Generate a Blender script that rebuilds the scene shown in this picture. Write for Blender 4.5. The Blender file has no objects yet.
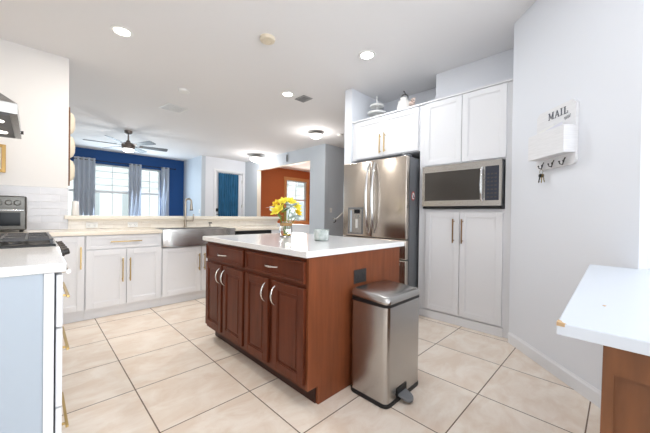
import bpy, bmesh, math, random
from mathutils import Vector, Matrix
C = bpy.context.scene.collection
S = bpy.context.scene
PI = math.pi
random.seed(7)

# ---------------------------------------------------------------- camera
FPX, YAW, PIT, ROL, HC = 293.897, .789207, -.00638112, .0138262, 1.11
F = Vector((math.cos(YAW)*math.cos(PIT), math.sin(YAW)*math.cos(PIT), math.sin(PIT)))
R0 = Vector((math.sin(YAW), -math.cos(YAW), 0)); U0 = R0.cross(F)
R = R0*math.cos(ROL)+U0*math.sin(ROL); U = -R0*math.sin(ROL)+U0*math.cos(ROL)
cd = bpy.data.cameras.new('camera'); cam = bpy.data.objects.new('camera', cd); C.objects.link(cam)
cd.sensor_fit = 'HORIZONTAL'; cd.sensor_width = 36; cd.lens = FPX/650*36; cd.clip_start = .02
m = Matrix((R, U, -F)).transposed().to_4x4(); m.translation = Vector((0, 0, HC)); cam.matrix_world = m
S.camera = cam
S.view_settings.view_transform = 'Standard'; S.view_settings.look = 'None'
S.view_settings.exposure = 0.74; S.view_settings.gamma = 1; S.view_settings.use_curve_mapping = False

# ---------------------------------------------------------------- world and large lights
w = bpy.data.worlds.new('world'); S.world = w; w.use_nodes = True
bg = w.node_tree.nodes['Background']; bg.inputs[0].default_value = (.86, .93, 1, 1); bg.inputs[1].default_value = 1.35

def area(name, loc, target, sx, sy, power, col, spread=PI):
    l = bpy.data.lights.new(name, 'AREA'); l.shape = 'RECTANGLE'; l.size = sx; l.size_y = sy
    l.energy = power; l.color = col; l.spread = spread
    o = bpy.data.objects.new(name, l); C.objects.link(o); o.location = loc
    o.rotation_euler = (Vector(target)-Vector(loc)).to_track_quat('-Z', 'Y').to_euler(); return o
area('patio_daylight', (1.0, -2.9, 1.35), (1.0, 5, 1.5), 3.2, 2.1, 66, (.90, .95, 1))
area('living_window_daylight', (1.9, 10.12, 1.7), (2.2, 4, 1.2), 2.2, 1.5, 34, (.72, .87, 1))
area('dining_window_daylight', (7.2, 8.8, 1.65), (7, 5, 1), .9, 1.5, 26, (1, .93, .84))

sl = bpy.data.lights.new('sun', 'SUN'); sl.energy = 1.0; sl.angle = .01; so = bpy.data.objects.new('sun', sl); C.objects.link(so)
so.rotation_euler = Vector((.25, .6, -.95)).to_track_quat('-Z', 'Y').to_euler()

# ---------------------------------------------------------------- materials
def sr(r, g, b):
    f = lambda v: (v/255/12.92 if v/255 <= .04045 else ((v/255+.055)/1.055)**2.4)
    return (f(r), f(g), f(b), 1)
def mat(name, col, rough=.5, metal=0, spec=None, emit=None, es=0, trans=0, ior=1.45, coat=0, bump=0, bscale=40, stretch=None, vary=0, vscale=6, alpha=1):
    m = bpy.data.materials.new(name); m.use_nodes = True; nt = m.node_tree; b = nt.nodes['Principled BSDF']
    b.inputs['Base Color'].default_value = col; b.inputs['Roughness'].default_value = rough; b.inputs['Metallic'].default_value = metal
    b.inputs['IOR'].default_value = ior; b.inputs['Transmission Weight'].default_value = trans; b.inputs['Coat Weight'].default_value = coat
    if spec is not None: b.inputs['Specular IOR Level'].default_value = spec
    if emit: b.inputs['Emission Color'].default_value = emit; b.inputs['Emission Strength'].default_value = es
    if bump or vary:
        tc = nt.nodes.new('ShaderNodeTexCoord'); mp = nt.nodes.new('ShaderNodeMapping'); nt.links.new(tc.outputs['Object'], mp.inputs[0])
        if stretch: mp.inputs['Scale'].default_value = stretch
        n = nt.nodes.new('ShaderNodeTexNoise'); n.inputs['Scale'].default_value = bscale; n.inputs['Detail'].default_value = 5
        nt.links.new(mp.outputs[0], n.inputs['Vector'])
        if bump:
            bp = nt.nodes.new('ShaderNodeBump'); bp.inputs['Strength'].default_value = bump; bp.inputs['Distance'].default_value = .003
            nt.links.new(n.outputs[0], bp.inputs['Height']); nt.links.new(bp.outputs[0], b.inputs['Normal'])
        if vary:
            n2 = nt.nodes.new('ShaderNodeTexNoise'); n2.inputs['Scale'].default_value = vscale; n2.inputs['Detail'].default_value = 6
            nt.links.new(mp.outputs[0], n2.inputs['Vector'])
            cr = nt.nodes.new('ShaderNodeValToRGB'); cr.color_ramp.elements[0].position = .3; cr.color_ramp.elements[1].position = .7
            cr.color_ramp.elements[0].color = tuple(c*(1-vary) for c in col[:3])+(1,); cr.color_ramp.elements[1].color = tuple(min(1, c*(1+vary)) for c in col[:3])+(1,)
            nt.links.new(n2.outputs[0], cr.inputs[0]); nt.links.new(cr.outputs[0], b.inputs['Base Color'])
    return m
M = {}
M['wall'] = mat('wall_paint', sr(234, 237, 243), .65, bump=.06, bscale=120)
M['kitchen_wall'] = mat('kitchen_wall_paint', sr(236, 233, 230), .65, bump=.06, bscale=120)
M['hall_wall'] = mat('hall_wall_paint', sr(204, 212, 220), .65)
M['ceiling'] = mat('ceiling_paint', sr(236, 235, 236), .8, bump=.25, bscale=90)
M['navy'] = mat('navy_paint', sr(18, 74, 136), .6)
M['orange'] = mat('orange_paint', sr(186, 104, 58), .6)
M['trim'] = mat('white_trim', sr(236, 237, 240), .4)
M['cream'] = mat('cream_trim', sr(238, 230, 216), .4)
M['cab'] = mat('white_cabinet_lacquer', sr(236, 237, 240), .32, coat=.1)
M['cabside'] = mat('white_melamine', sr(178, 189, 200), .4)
M['brass'] = mat('brushed_brass', sr(196, 168, 112), .32, 1)
M['bronze'] = mat('bronze_pull', sr(150, 118, 84), .35, 1)
M['nickel'] = mat('satin_nickel', sr(215, 213, 208), .22, 1)
M['chrome'] = mat('chrome', sr(225, 226, 228), .1, 1)
M['steel'] = mat('brushed_steel', sr(186, 184, 181), .27, 1, bump=.08, bscale=60, stretch=(1, 1, 14))
M['steel_door'] = mat('brushed_steel_door', sr(200, 191, 181), .27, 1, bump=.08, bscale=60, stretch=(1, 14, .6))
M['darksteel'] = mat('dark_grey_side', sr(112, 114, 118), .5)
M['graphite'] = mat('graphite_metal', sr(70, 68, 68), .4, .6)
M['black'] = mat('black_plastic', sr(20, 20, 22), .4)
M['blackglass'] = mat('black_glass', sr(18, 20, 24), .12, spec=.2)
M['iron'] = mat('cast_iron', sr(66, 67, 70), .35, .3)
M['toaster_steel'] = mat('toaster_steel', sr(92, 90, 86), .3, 1)
M['cherry'] = mat('cherry_wood', sr(94, 44, 24), .45, spec=.3, coat=.04, vary=.22, vscale=5, bscale=30, bump=.05, stretch=(5, 5, .7))
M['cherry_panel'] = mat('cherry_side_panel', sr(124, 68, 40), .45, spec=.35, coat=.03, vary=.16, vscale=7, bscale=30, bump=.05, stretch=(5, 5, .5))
M['deskwood'] = mat('honey_brown_wood', sr(110, 68, 38), .5, coat=.0, vary=.22, vscale=5, bscale=30, bump=.05, stretch=(5, 5, .7))
M['particle'] = mat('raw_particle_board', sr(196, 166, 128), .9, bump=.4, bscale=200)
M['white'] = mat('white_plastic', sr(240, 240, 238), .4)
M['greyplastic'] = mat('grey_plastic', sr(120, 122, 126), .4)
M['beige'] = mat('aged_beige_plastic', sr(226, 214, 192), .5)
M['ceramic'] = mat('white_ceramic', sr(240, 238, 234), .2, coat=.4)
M['glass'] = mat('clear_glass', (1, 1, 1, 1), 0, trans=1, ior=1.45)
M['pane'] = mat('window_pane', (1, 1, 1, 1), 0, trans=1, ior=1.03)
M['mint'] = mat('mint_mottled_glass', sr(222, 240, 232), .25, trans=.45, vary=.35, vscale=28)
M['wax'] = mat('candle_wax', sr(240, 238, 225), .6)
M['yellow'] = mat('yellow_petal', sr(255, 238, 84), .6)
M['yellow2'] = mat('golden_petal', sr(252, 218, 50), .6)
M['leafgreen'] = mat('leaf_green', sr(104, 148, 58), .55)
M['sage'] = mat('pale_sage_leaf', sr(216, 226, 222), .6)
M['twine'] = mat('jute_twine', sr(176, 140, 96), .9, bump=.8, bscale=90)
M['bulb'] = mat('lamp_lens', (1, 1, 1, 1), .5, emit=(1, .97, .92, 1), es=9)
M['bulbwarm'] = mat('warm_lamp_lens', (1, 1, 1, 1), .5, emit=(1, .9, .76, 1), es=9)
M['dome'] = mat('lit_frosted_dome', (1, 1, 1, 1), .4, emit=(1, .98, .96, 1), es=2.6)
M['fanblade'] = mat('silver_grey_blade', sr(120, 126, 132), .4, .3)
M['curtain'] = mat('grey_curtain_fabric', sr(150, 156, 164), .85, bump=.2, bscale=200)
M['bluecurtain'] = mat('teal_blue_fabric', sr(36, 92, 130), .85, vary=.35, vscale=5, stretch=(6, 6, .7), bscale=60, bump=.2)
def cloth(name, col, tr_):
    m = bpy.data.materials.new(name); m.use_nodes = True; nt = m.node_tree; nt.nodes.remove(nt.nodes['Principled BSDF'])
    d = nt.nodes.new('ShaderNodeBsdfDiffuse'); t = nt.nodes.new('ShaderNodeBsdfTranslucent'); x = nt.nodes.new('ShaderNodeMixShader')
    d.inputs[0].default_value = col; t.inputs[0].default_value = col; x.inputs[0].default_value = tr_
    nt.links.new(d.outputs[0], x.inputs[1]); nt.links.new(t.outputs[0], x.inputs[2]); nt.links.new(x.outputs[0], nt.nodes['Material Output'].inputs[0]); return m
M['blind'] = cloth('white_blind', sr(246, 248, 250), .6)
M['curtain'] = cloth('grey_curtain_fabric', sr(206, 212, 222), .3)
M['faucet'] = mat('warm_brushed_nickel', sr(168, 158, 144), .28, 1)
M['gold'] = mat('gold_frame', sr(188, 154, 98), .35, .8)
M['paper'] = mat('cream_print', sr(236, 230, 218), .7)
M['plywood'] = mat('dark_walnut_board', sr(110, 72, 44), .5, vary=.2)
M['cream_disc'] = mat('cream_wood_disc', sr(238, 226, 204), .5)
M['whitewash'] = mat('whitewashed_wood', sr(236, 236, 238), .7, vary=.04, vscale=12, bump=.3, bscale=30, stretch=(1, 1, 10))
M['ink'] = mat('dark_ink', sr(96, 98, 108), .7)
M['red'] = mat('sticker_red', sr(200, 50, 44), .5)
M['house'] = mat('pale_siding', sr(235, 238, 238), .7)
M['houseglass'] = mat('house_window', sr(186, 192, 196), .4)
M['lawn'] = mat('lawn', sr(96, 124, 70), .9, vary=.3)
M['key'] = mat('key_metal', sr(160, 150, 128), .35, 1)
M['pink'] = mat('blush_petals', sr(236, 216, 206), .7)

def quartz():
    m = bpy.data.materials.new('white_quartz'); m.use_nodes = True; nt = m.node_tree; b = nt.nodes['Principled BSDF']
    tc = nt.nodes.new('ShaderNodeTexCoord'); n = nt.nodes.new('ShaderNodeTexNoise'); n.inputs['Scale'].default_value = 260; n.inputs['Detail'].default_value = 2
    cr = nt.nodes.new('ShaderNodeValToRGB'); cr.color_ramp.elements[0].position = .33; cr.color_ramp.elements[0].color = sr(205, 206, 208); cr.color_ramp.elements[1].position = .42; cr.color_ramp.elements[1].color = sr(240, 240, 240)
    nt.links.new(tc.outputs['Object'], n.inputs['Vector']); nt.links.new(n.outputs[0], cr.inputs[0]); nt.links.new(cr.outputs[0], b.inputs['Base Color'])
    b.inputs['Roughness'].default_value = .12; return m
M['quartz'] = quartz()
M['backquartz'] = mat('cream_quartz', sr(238, 228, 212), .2)

def grid_mat(name, px, py, ox, oy, gw, colA, colB, grout, axes=('X', 'Y'), stagger=False, rough=.35, nscale=(3, 6), spec=None, shade=.07):
    """tiles in object space; every tile gets its own slight tone"""
    m = bpy.data.materials.new(name); m.use_nodes = True; nt = m.node_tree; N = nt.nodes.new; L = nt.links.new; b = nt.nodes['Principled BSDF']
    tc = N('ShaderNodeTexCoord'); sp = N('ShaderNodeSeparateXYZ'); L(tc.outputs['Object'], sp.inputs[0])
    def mt(op, a, c=None):
        n = N('ShaderNodeMath'); n.operation = op
        for i, v in enumerate((a, c)):
            if v is None: continue
            if isinstance(v, (int, float)): n.inputs[i].default_value = v
            else: L(v, n.inputs[i])
        return n.outputs[0]
    v = mt('DIVIDE', mt('SUBTRACT', sp.outputs[axes[1]], oy), py)
    u = mt('DIVIDE', mt('SUBTRACT', sp.outputs[axes[0]], ox), px)
    if stagger: u = mt('ADD', u, mt('MULTIPLY', mt('MODULO', mt('ADD', mt('FLOOR', v), 100), 2), .5))
    def edge(t, p):
        f = mt('FRACT', t); d = mt('MINIMUM', f, mt('SUBTRACT', 1.0, f)); return mt('LESS_THAN', mt('MULTIPLY', d, p), gw/2)
    g = mt('MAXIMUM', edge(u, px), edge(v, py))
    cb = N('ShaderNodeCombineXYZ'); L(mt('FLOOR', u), cb.inputs[0]); L(mt('FLOOR', v), cb.inputs[1])
    wn = N('ShaderNodeTexWhiteNoise'); L(cb.outputs[0], wn.inputs['Vector'])
    off = N('ShaderNodeVectorMath'); off.operation = 'MULTIPLY_ADD'; L(wn.outputs['Color'], off.inputs[0]); off.inputs[1].default_value = (9, 9, 9)
    L(tc.outputs['Object'], off.inputs[2])
    mp = N('ShaderNodeMapping'); L(off.outputs[0], mp.inputs[0]); mp.inputs['Scale'].default_value = (nscale[0], nscale[1], nscale[0])
    n1 = N('ShaderNodeTexNoise'); n1.inputs['Scale'].default_value = 1; n1.inputs['Detail'].default_value = 8; n1.inputs['Roughness'].default_value = .62; n1.inputs['Distortion'].default_value = .6
    L(mp.outputs[0], n1.inputs['Vector'])
    cr = N('ShaderNodeValToRGB'); cr.color_ramp.elements[0].position = .36; cr.color_ramp.elements[1].position = .62
    cr.color_ramp.elements[0].color = colA; cr.color_ramp.elements[1].color = colB; L(n1.outputs[0], cr.inputs[0])
    hs = N('ShaderNodeHueSaturation'); L(cr.outputs[0], hs.inputs['Color']); L(mt('ADD', 1-shade/2, mt('MULTIPLY', wn.outputs['Value'], shade)), hs.inputs['Value'])
    mx = N('ShaderNodeMix'); mx.data_type = 'RGBA'; L(g, mx.inputs[0]); L(hs.outputs[0], mx.inputs[6]); mx.inputs[7].default_value = grout
    L(mx.outputs[2], b.inputs['Base Color'])
    rr = mt('ADD', rough, mt('MULTIPLY', g, .4)); L(rr, b.inputs['Roughness'])
    bp = N('ShaderNodeBump'); bp.inputs['Distance'].default_value = .002; bp.inputs['Strength'].default_value = .5; L(mt('SUBTRACT', 1.0, g), bp.inputs['Height']); L(bp.outputs[0], b.inputs['Normal'])
    return m
M['floor'] = grid_mat('travertine_tile', .508, .502, .458, .617, .0065, sr(232, 214, 196), sr(246, 235, 222), sr(118, 98, 82), nscale=(5, 8), rough=.3)
M['subway'] = grid_mat('glossy_subway_tile', .305, .076, -.1, .905, .003, sr(194, 193, 196), sr(208, 206, 208), sr(216, 214, 214), axes=('X', 'Z'), stagger=True, rough=.12, shade=.04)
M['subway2'] = grid_mat('cream_backsplash_tile', .2, .05, -.1, .905, .003, sr(232, 224, 212), sr(242, 236, 226), sr(218, 208, 196), axes=('X', 'Z'), stagger=True, rough=.15)

# ---------------------------------------------------------------- mesh helpers
def box(bm, x0, x1, y0, y1, z0, z1, bev=0, seg=2):
    vs = [bm.verts.new((x, y, z)) for x in (x0, x1) for y in (y0, y1) for z in (z0, z1)]
    fs = [bm.faces.new([vs[i] for i in q]) for q in ((0, 1, 3, 2), (4, 6, 7, 5), (0, 4, 5, 1), (2, 3, 7, 6), (0, 2, 6, 4), (1, 5, 7, 3))]
    if bev:
        es = {e for f in fs for e in f.edges}
        bmesh.ops.bevel(bm, geom=list(es), offset=bev, segments=seg, affect='EDGES', profile=.5)
def prism(bm, pts, z0, z1, bev=0, T=None):
    """closed outline (x,y) extruded z0..z1; T maps a point to its place"""
    T = T or (lambda p: p)
    lo = [bm.verts.new(T((x, y, z0))) for x, y in pts]; hi = [bm.verts.new(T((x, y, z1))) for x, y in pts]
    n = len(pts); fs = [bm.faces.new(lo[::-1]), bm.faces.new(hi)]
    for i in range(n): fs.append(bm.faces.new((lo[i], lo[(i+1) % n], hi[(i+1) % n], hi[i])))
    if bev: bmesh.ops.bevel(bm, geom=list(fs[0].edges)+list(fs[1].edges), offset=bev, segments=2, affect='EDGES', profile=.5)
def tube(bm, pts, r, n=10, rad=None, cap=True):
    pts = [Vector(p) for p in pts]; rings = []
    up = None
    for i, p in enumerate(pts):
        d = (pts[min(i+1, len(pts)-1)]-pts[max(i-1, 0)]).normalized()
        if up is None:
            up = Vector((0, 0, 1)) if abs(d.z) < .9 else Vector((1, 0, 0))
        a = d.cross(up).normalized(); b_ = a.cross(d).normalized(); up = b_
        rr = rad[i] if rad else r
        rings.append([bm.verts.new(p+a*rr*math.cos(2*PI*k/n)+b_*rr*math.sin(2*PI*k/n)) for k in range(n)])
    for A, B in zip(rings, rings[1:]):
        for k in range(n): bm.faces.new((A[k], A[(k+1) % n], B[(k+1) % n], B[k]))
    if cap: bm.faces.new(rings[0][::-1]); bm.faces.new(rings[-1])
def lathe(bm, prof, cx=0, cy=0, cz=0, n=28, T=None):
    T = T or (lambda p: p); rings = []
    for r, z in prof:
        if r < 1e-6: rings.append([bm.verts.new(T((cx, cy, cz+z)))])
        else: rings.append([bm.verts.new(T((cx+r*math.cos(2*PI*k/n), cy+r*math.sin(2*PI*k/n), cz+z))) for k in range(n)])
    for A, B in zip(rings, rings[1:]):
        for k in range(n):
            k2 = (k+1) % n
            if len(A) == 1 and len(B) == 1: continue
            if len(A) == 1: bm.faces.new((A[0], B[k2], B[k]))
            elif len(B) == 1: bm.faces.new((A[k], A[k2], B[0]))
            else: bm.faces.new((A[k], A[k2], B[k2], B[k]))
def ball(bm, c, r, sc=(1, 1, 1), u=16, v=10):
    mt = Matrix.Translation(c) @ Matrix.Diagonal((*sc, 1)); bmesh.ops.create_uvsphere(bm, u_segments=u, v_segments=v, radius=r, matrix=mt)
def arc(c, r, a0, a1, n=8, plane='xz'):
    out = []
    for i in range(n+1):
        a = a0+(a1-a0)*i/n; u, v = r*math.cos(a), r*math.sin(a)
        out.append((c[0]+u, c[1], c[2]+v) if plane == 'xz' else (c[0], c[1]+u, c[2]+v) if plane == 'yz' else (c[0]+u, c[1]+v, c[2]))
    return out
def obj(name, bm, m, parent=None, smooth=False, loc=None):
    bmesh.ops.recalc_face_normals(bm, faces=bm.faces)
    me = bpy.data.meshes.new(name); bm.to_mesh(me); bm.free(); me.materials.append(m if not isinstance(m, str) else M[m])
    if smooth:
        me.shade_smooth()
        try: me.set_sharp_from_angle(angle=math.radians(38))
        except Exception: pass
    o = bpy.data.objects.new(name, me); C.objects.link(o); o.parent = parent
    if loc: o.location = loc
    return o
def tag(o, label, cat, group=None, kind=None):
    o['label'] = label; o['category'] = cat
    if group: o['group'] = group
    if kind: o['kind'] = kind
    return o
def thing(name, label, cat, loc=(0, 0, 0), rz=0, group=None):
    o = bpy.data.objects.new(name, None); C.objects.link(o); o.location = loc; o.rotation_euler = (0, 0, rz); o.empty_display_size = .1
    return tag(o, label, cat, group)
def bx(name, m, parent, *a, bev=0, smooth=False, loc=None):
    bm = bmesh.new(); box(bm, *a, bev=bev); return obj(name, bm, m, parent, smooth, loc)
def struct(name, m, *boxes):
    bm = bmesh.new()
    for b in boxes: box(bm, *b)
    o = obj(name, bm, m); o['kind'] = 'structure'; return o
def copy_tree(o, parent=None):
    c = o.copy(); C.objects.link(c); c.parent = parent
    for ch in [x for x in bpy.data.objects if x.parent == o]: copy_tree(ch, c)
    return c

# ================================================================ SETTING
CH = 2.825
struct('floor', 'floor', (-.7, 8.6, -3.2, 10.4, -.12, 0))
struct('ceiling', 'ceiling', (-.7, 8.6, -3.2, 10.42, CH, CH+.15))
struct('wall_left', 'kitchen_wall', (-.72, -.56, -3.2, 10.4, 0, CH))
struct('wall_kitchen_back', 'kitchen_wall', (-.558, .277, 4.40, 4.52, 0, CH))
struct('wall_half', 'cream', (.279, 3.15, 4.40, 4.52, 0, 1.018))
struct('trim_ledge', 'cream', (.245, 3.19, 4.345, 4.575, 1.02, 1.06))
struct('trim_ledge_moulding', 'cream', (.279, 3.15, 4.372, 4.39, .99, 1.018))
# living room
bmw = [(-.558, 1.20, 10.28, 10.4, 0, .86), (-.558, 1.20, 10.28, 10.4, 2.44, CH)]
struct('wall_living_back', 'navy', (.80, 1.17, 10.28, 10.4, 0, CH), (2.05, 2.26, 10.28, 10.4, 0, CH), (2.85, 3.68, 10.28, 10.4, 0, CH),
       (-.558, .0, 10.28, 10.4, 0, CH), (.0, .80, 10.28, 10.4, 0, .8), (.0, .80, 10.28, 10.4, 2.44, CH),
       (1.17, 2.05, 10.28, 10.4, 0, .8), (1.17, 2.05, 10.28, 10.4, 2.44, CH), (2.26, 2.85, 10.28, 10.4, 0, .8), (2.26, 2.85, 10.28, 10.4, 2.44, CH))
struct('wall_living_right', 'hall_wall', (3.55, 3.67, 8.83, 10.278, 0, CH))
DX0, DX1, DT = 3.99, 4.90, 2.42
struct('wall_entry', 'wall', (3.672, DX0, 8.83, 8.95, 0, CH), (DX1, 4.998, 8.83, 8.95, 0, CH), (DX0, DX1, 8.83, 8.95, DT, CH))
struct('wall_hall_right', 'hall_wall', (5.0, 5.12, 8.09, 8.95, 0, CH), (5.0, 5.12, 5.06, 5.60, 0, CH), (5.0, 5.12, 5.60, 8.09, 2.49, CH))
struct('wall_pony', 'trim', (5.0, 5.12, 5.60, 8.09, 0, .80))
struct('trim_opening_warm_lit', 'cream', (4.995, 5.125, 8.07, 8.0885, .842, 2.487), (4.995, 5.125, 5.602, 8.07, 2.475, 2.4885))  # warm light on the jamb and header put into the cream colour
struct('trim_pony_cap', 'trim', (4.98, 5.14, 5.602, 8.088, .802, .84))
struct('wall_hall_back', 'hall_wall', (5.122, 8.4, 5.06, 5.18, 0, CH))
struct('wall_dining_back', 'orange', (5.122, 6.80, 8.955, 9.07, 0, CH), (7.80, 8.4, 8.955, 9.07, 0, CH), (6.80, 7.80, 8.955, 9.07, 0, .84), (6.80, 7.80, 8.955, 9.07, 2.41, CH))
struct('wall_far_right', 'orange', (8.402, 8.52, -3.2, 9.07, 0, CH))
# kitchen right side
struct('wall_kitchen_right', 'wall', (3.80, 3.92, .69, 2.585, 0, CH))
struct('wall_soffit', 'wall', (3.45, 3.798, .69, 1.60, 2.37, CH))
struct('wall_wing', 'wall', (3.05, 3.92, 2.59, 2.71, 0, CH))
# diagonal wall with the letter holder, then the wall behind the desk counter
P0 = Vector((3.015, .692, 0)); P1 = Vector((2.232, -.067, 0)); DD = (P1-P0).normalized(); NN = Vector((DD.y, -DD.x, 0))
if NN.x > 0: NN = -NN
bm = bmesh.new()
prism(bm, [(P0.x, P0.y), (P1.x, P1.y), (2.232, -.3), (3.92, -.3), (3.92, .688), (3.10, .688)], 0, CH)
o = obj('wall_diagonal', bm, 'wall'); o['kind'] = 'structure'
struct('wall_desk_side', 'wall', (2.234, 2.36, -3.2, -.302, 0, CH))
def board_along(name, A, B, h, t, m):
    A = Vector(A); B = Vector(B); d = (B-A).normalized(); n = NN if abs(d.x*d.y) > .1 else Vector((d.y, -d.x, 0))
    bm = bmesh.new(); T = lambda p: A+d*p[2]+n*p[0]+Vector((0, 0, p[1]))
    prism(bm, [(.001, .001), (t, .001), (t, h*.8), (t*.5, h*.93), (t*.4, h), (.001, h)], 0, (B-A).length, T=T)
    o = obj(name, bm, m); o['kind'] = 'structure'; return o
board_along('baseboard_diagonal', P0+DD*.012, P1, .095, .014, 'trim')
struct('baseboard_living', 'trim', (-.55, 3.54, 10.262, 10.278, .001, .12))
struct('baseboard_entry', 'trim', (3.69, 3.93, 8.81, 8.828, .001, .12))
struct('baseboard_hall', 'trim', (5.13, 8.39, 5.04, 5.058, .001, .12))
# tiled backsplash strips
struct('trim_backsplash_left', 'subway', (-.557, .277, 4.388, 4.399, .906, 1.365))
struct('trim_backsplash_ledge', 'subway2', (.279, 3.12, 4.391, 4.3995, .906, .989))
# rear wall with a patio opening
struct('wall_rear', 'wall', (-.558, -.5, -3.2, -3.05, 0, CH), (2.36, 8.4, -3.2, -3.05, 0, CH), (-.5, 2.36, -3.2, -3.05, 2.3, CH))
bm = bmesh.new()
for a, b in ((-.5, -.44), (.90, .98), (2.30, 2.36)): box(bm, a, b, -3.15, -3.09, 0.002, 2.3)
box(bm, -.44, 2.30, -3.15, -3.09, 2.23, 2.3); box(bm, -.44, 2.30, -3.15, -3.09, .002, .07)
o = obj('door_1', bm, 'trim'); o['kind'] = 'structure'
o2 = bx('pane', 'pane', o, -.44, 2.30, -3.125, -3.115, .07, 2.23)

# windows of the living and dining rooms
def window(name, x0, x1, y, z0, z1, rail, blind_to, cols=2):
    bm = bmesh.new(); t = .045
    box(bm, x0, x0+t, y, y+.07, z0, z1); box(bm, x1-t, x1, y, y+.07, z0, z1); box(bm, x0+t, x1-t, y, y+.07, z1-t, z1); box(bm, x0+t, x1-t, y, y+.07, z0, z0+t)
    box(bm, x0+t, x1-t, y-.005, y+.06, rail-.03, rail+.03)
    o = obj(name, bm, 'trim'); o['kind'] = 'structure'
    bx('pane', 'pane', o, x0+t, x1-t, y+.03, y+.036, z0+t, z1-t)
    bm = bmesh.new()
    for k in range(1, cols):
        xx = x0+(x1-x0)*k/cols; box(bm, xx-.008, xx+.008, y+.02, y+.045, z0+t, z1-t)
    nh = 4
    for k in range(1, nh):
        zz = rail+(z1-rail)*k/nh; box(bm, x0+t, x1-t, y+.021, y+.044, zz-.006, zz+.006)
    obj('muntins', bm, 'trim', o)
    return o
window('window_1', .0, .80, 10.29, .8, 2.44, 1.67, 2.0)
window('window_2', 1.17, 2.05, 10.29, .8, 2.44, 1.67, 2.0)
window('window_3', 2.26, 2.85, 10.29, .8, 2.44, 1.67, 2.0)
wd = window('window_4', 6.80, 7.80, 8.965, .84, 2.41, 1.66, 2.0)
bm = bmesh.new()
for a in ((6.70, 6.80, .76, 2.50), (7.80, 7.90, .76, 2.50)): box(bm, a[0], a[1], 8.93, 8.953, a[2], a[3])
box(bm, 6.68, 7.92, 8.925, 8.953, 2.41, 2.52); box(bm, 6.68, 7.92, 8.90, 8.953, .74, .84)
o = obj('trim_dining_window', bm, mat('honey_casing', sr(214, 158, 104), .5)); o['kind'] = 'structure'
# window blinds, half lowered
def blinds(label, x0, x1, y, ztop, zbot):
    t = thing('window_blind', label, 'blind', ((x0+x1)/2, y, zbot), group='white slatted window blinds')
    w = (x1-x0)/2; bx('head_rail', 'blind', t, -w, w, -.018, .018, ztop-zbot-.04, ztop-zbot)
    bm = bmesh.new(); n = int((ztop-zbot-.05)/.042)
    for k in range(n):
        z = .02+k*.042; a = .34
        vs = [(-w, -.018, z-.006), (w, -.018, z-.006), (w, .018, z+.006), (-w, .018, z+.006)]
        lo = [bm.verts.new((x, yy, zz-.001)) for x, yy, zz in vs]; hi = [bm.verts.new((x, yy, zz+.001)) for x, yy, zz in vs]
        bm.faces.new(lo[::-1]); bm.faces.new(hi)
        for i in range(4): bm.faces.new((lo[i], lo[(i+1) % 4], hi[(i+1) % 4], hi[i]))
    obj('slats', bm, 'blind', t)
blinds('white slatted blind half lowered in the wider living room window', 1.18, 2.04, 10.262, 2.43, 1.70)
blinds('white slatted blind half lowered in the narrower living room window', 2.27, 2.84, 10.262, 2.43, 1.72)
blinds('white slatted blind in the window of the orange room', 6.81, 7.79, 8.935, 2.40, 1.68)

# outdoors
bx('lawn', 'lawn', None, -14, 22, 10.6, 40, -.35, -.13); bpy.data.objects['lawn']['kind'] = 'structure'
def house(label, x, y, wd_, h):
    t = thing('neighbouring_house', label, 'house', (x, y, -.13))
    bx('wall', 'house', t, -wd_/2, wd_/2, 0, 3, 0, h)
    bm = bmesh.new(); prism(bm, [(-.4, h+.002), (1.5, h+1.4), (3.4, h+.002)], -wd_/2-.3, wd_/2+.3, T=lambda p: Vector((p[2], p[0], p[1])))
    obj('roof', bm, mat('grey_roof', sr(170, 172, 176), .8), t)
    nx = int(wd_/1.6)
    for i in range(nx):
        for z in (.9, 3.4):
            xx = -wd_/2+.9+i*1.6; f = bx('window', 'trim', t, xx-.45, xx+.45, -.06, -.002, z, z+1.4)
            bx('pane', 'houseglass', f, xx-.36, xx+.36, -.075, -.062, z+.08, z+1.32)
house('pale two storey house outside the blue room windows', .5, 17, 12, 6)
house('pale two storey house seen through the orange room window', 15.5, 18, 9, 6)

# ================================================================ DOORS / CABINETS
def shaker(name, parent, x0, x1, z0, z1, y, m='cab', st=.055, t=.02, raised=False):
    """door or drawer front whose face is y (facing -y)"""
    bm = bmesh.new()
    b = .002
    box(bm, x0, x0+st, y, y+t, z0, z1, b, 1); box(bm, x1-st, x1, y, y+t, z0, z1, b, 1)
    box(bm, x0+st, x1-st, y, y+t, z1-st, z1, b, 1); box(bm, x0+st, x1-st, y, y+t, z0, z0+st, b, 1)
    box(bm, x0+st-.001, x1-st+.001, y+.009, y+t-.002, z0+st-.001, z1-st+.001)
    # chamfered inner lip
    for (a, c, d, e) in ((x0+st, x0+st+.008, z0+st, z1-st), (x1-st-.008, x1-st, z0+st, z1-st)): box(bm, a, c, y+.005, y+.01, d, e)
    for (d, e) in ((z0+st, z0+st+.008), (z1-st-.008, z1-st)): box(bm, x0+st+.008, x1-st-.008, y+.005, y+.01, d, e)
    if raised: box(bm, x0+st+.02, x1-st-.02, y+.004, y+.011, z0+st+.02, z1-st-.02, .0035, 1)
    return obj(name, bm, m, parent)
def bar_pull(parent, x, y, z0, z1, m='brass', r=.0055, out=.03, horizontal=False):
    bm = bmesh.new()
    if horizontal:
        box(bm, z0, z1, y-out-2*r, y-out, x-r, x+r, .001, 1)
        for q in (z0+.03, z1-.03): box(bm, q-r*.8, q+r*.8, y-out, y-.0005, x-r*.8, x+r*.8)
    else:
        box(bm, x-r, x+r, y-out-2*r, y-out, z0, z1, .001, 1)
        for q in (z0+.025, z1-.025): box(bm, x-r*.8, x+r*.8, y-out, y-.0005, q-r*.8, q+r*.8)
    return obj('handle', bm, m, parent)

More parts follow.
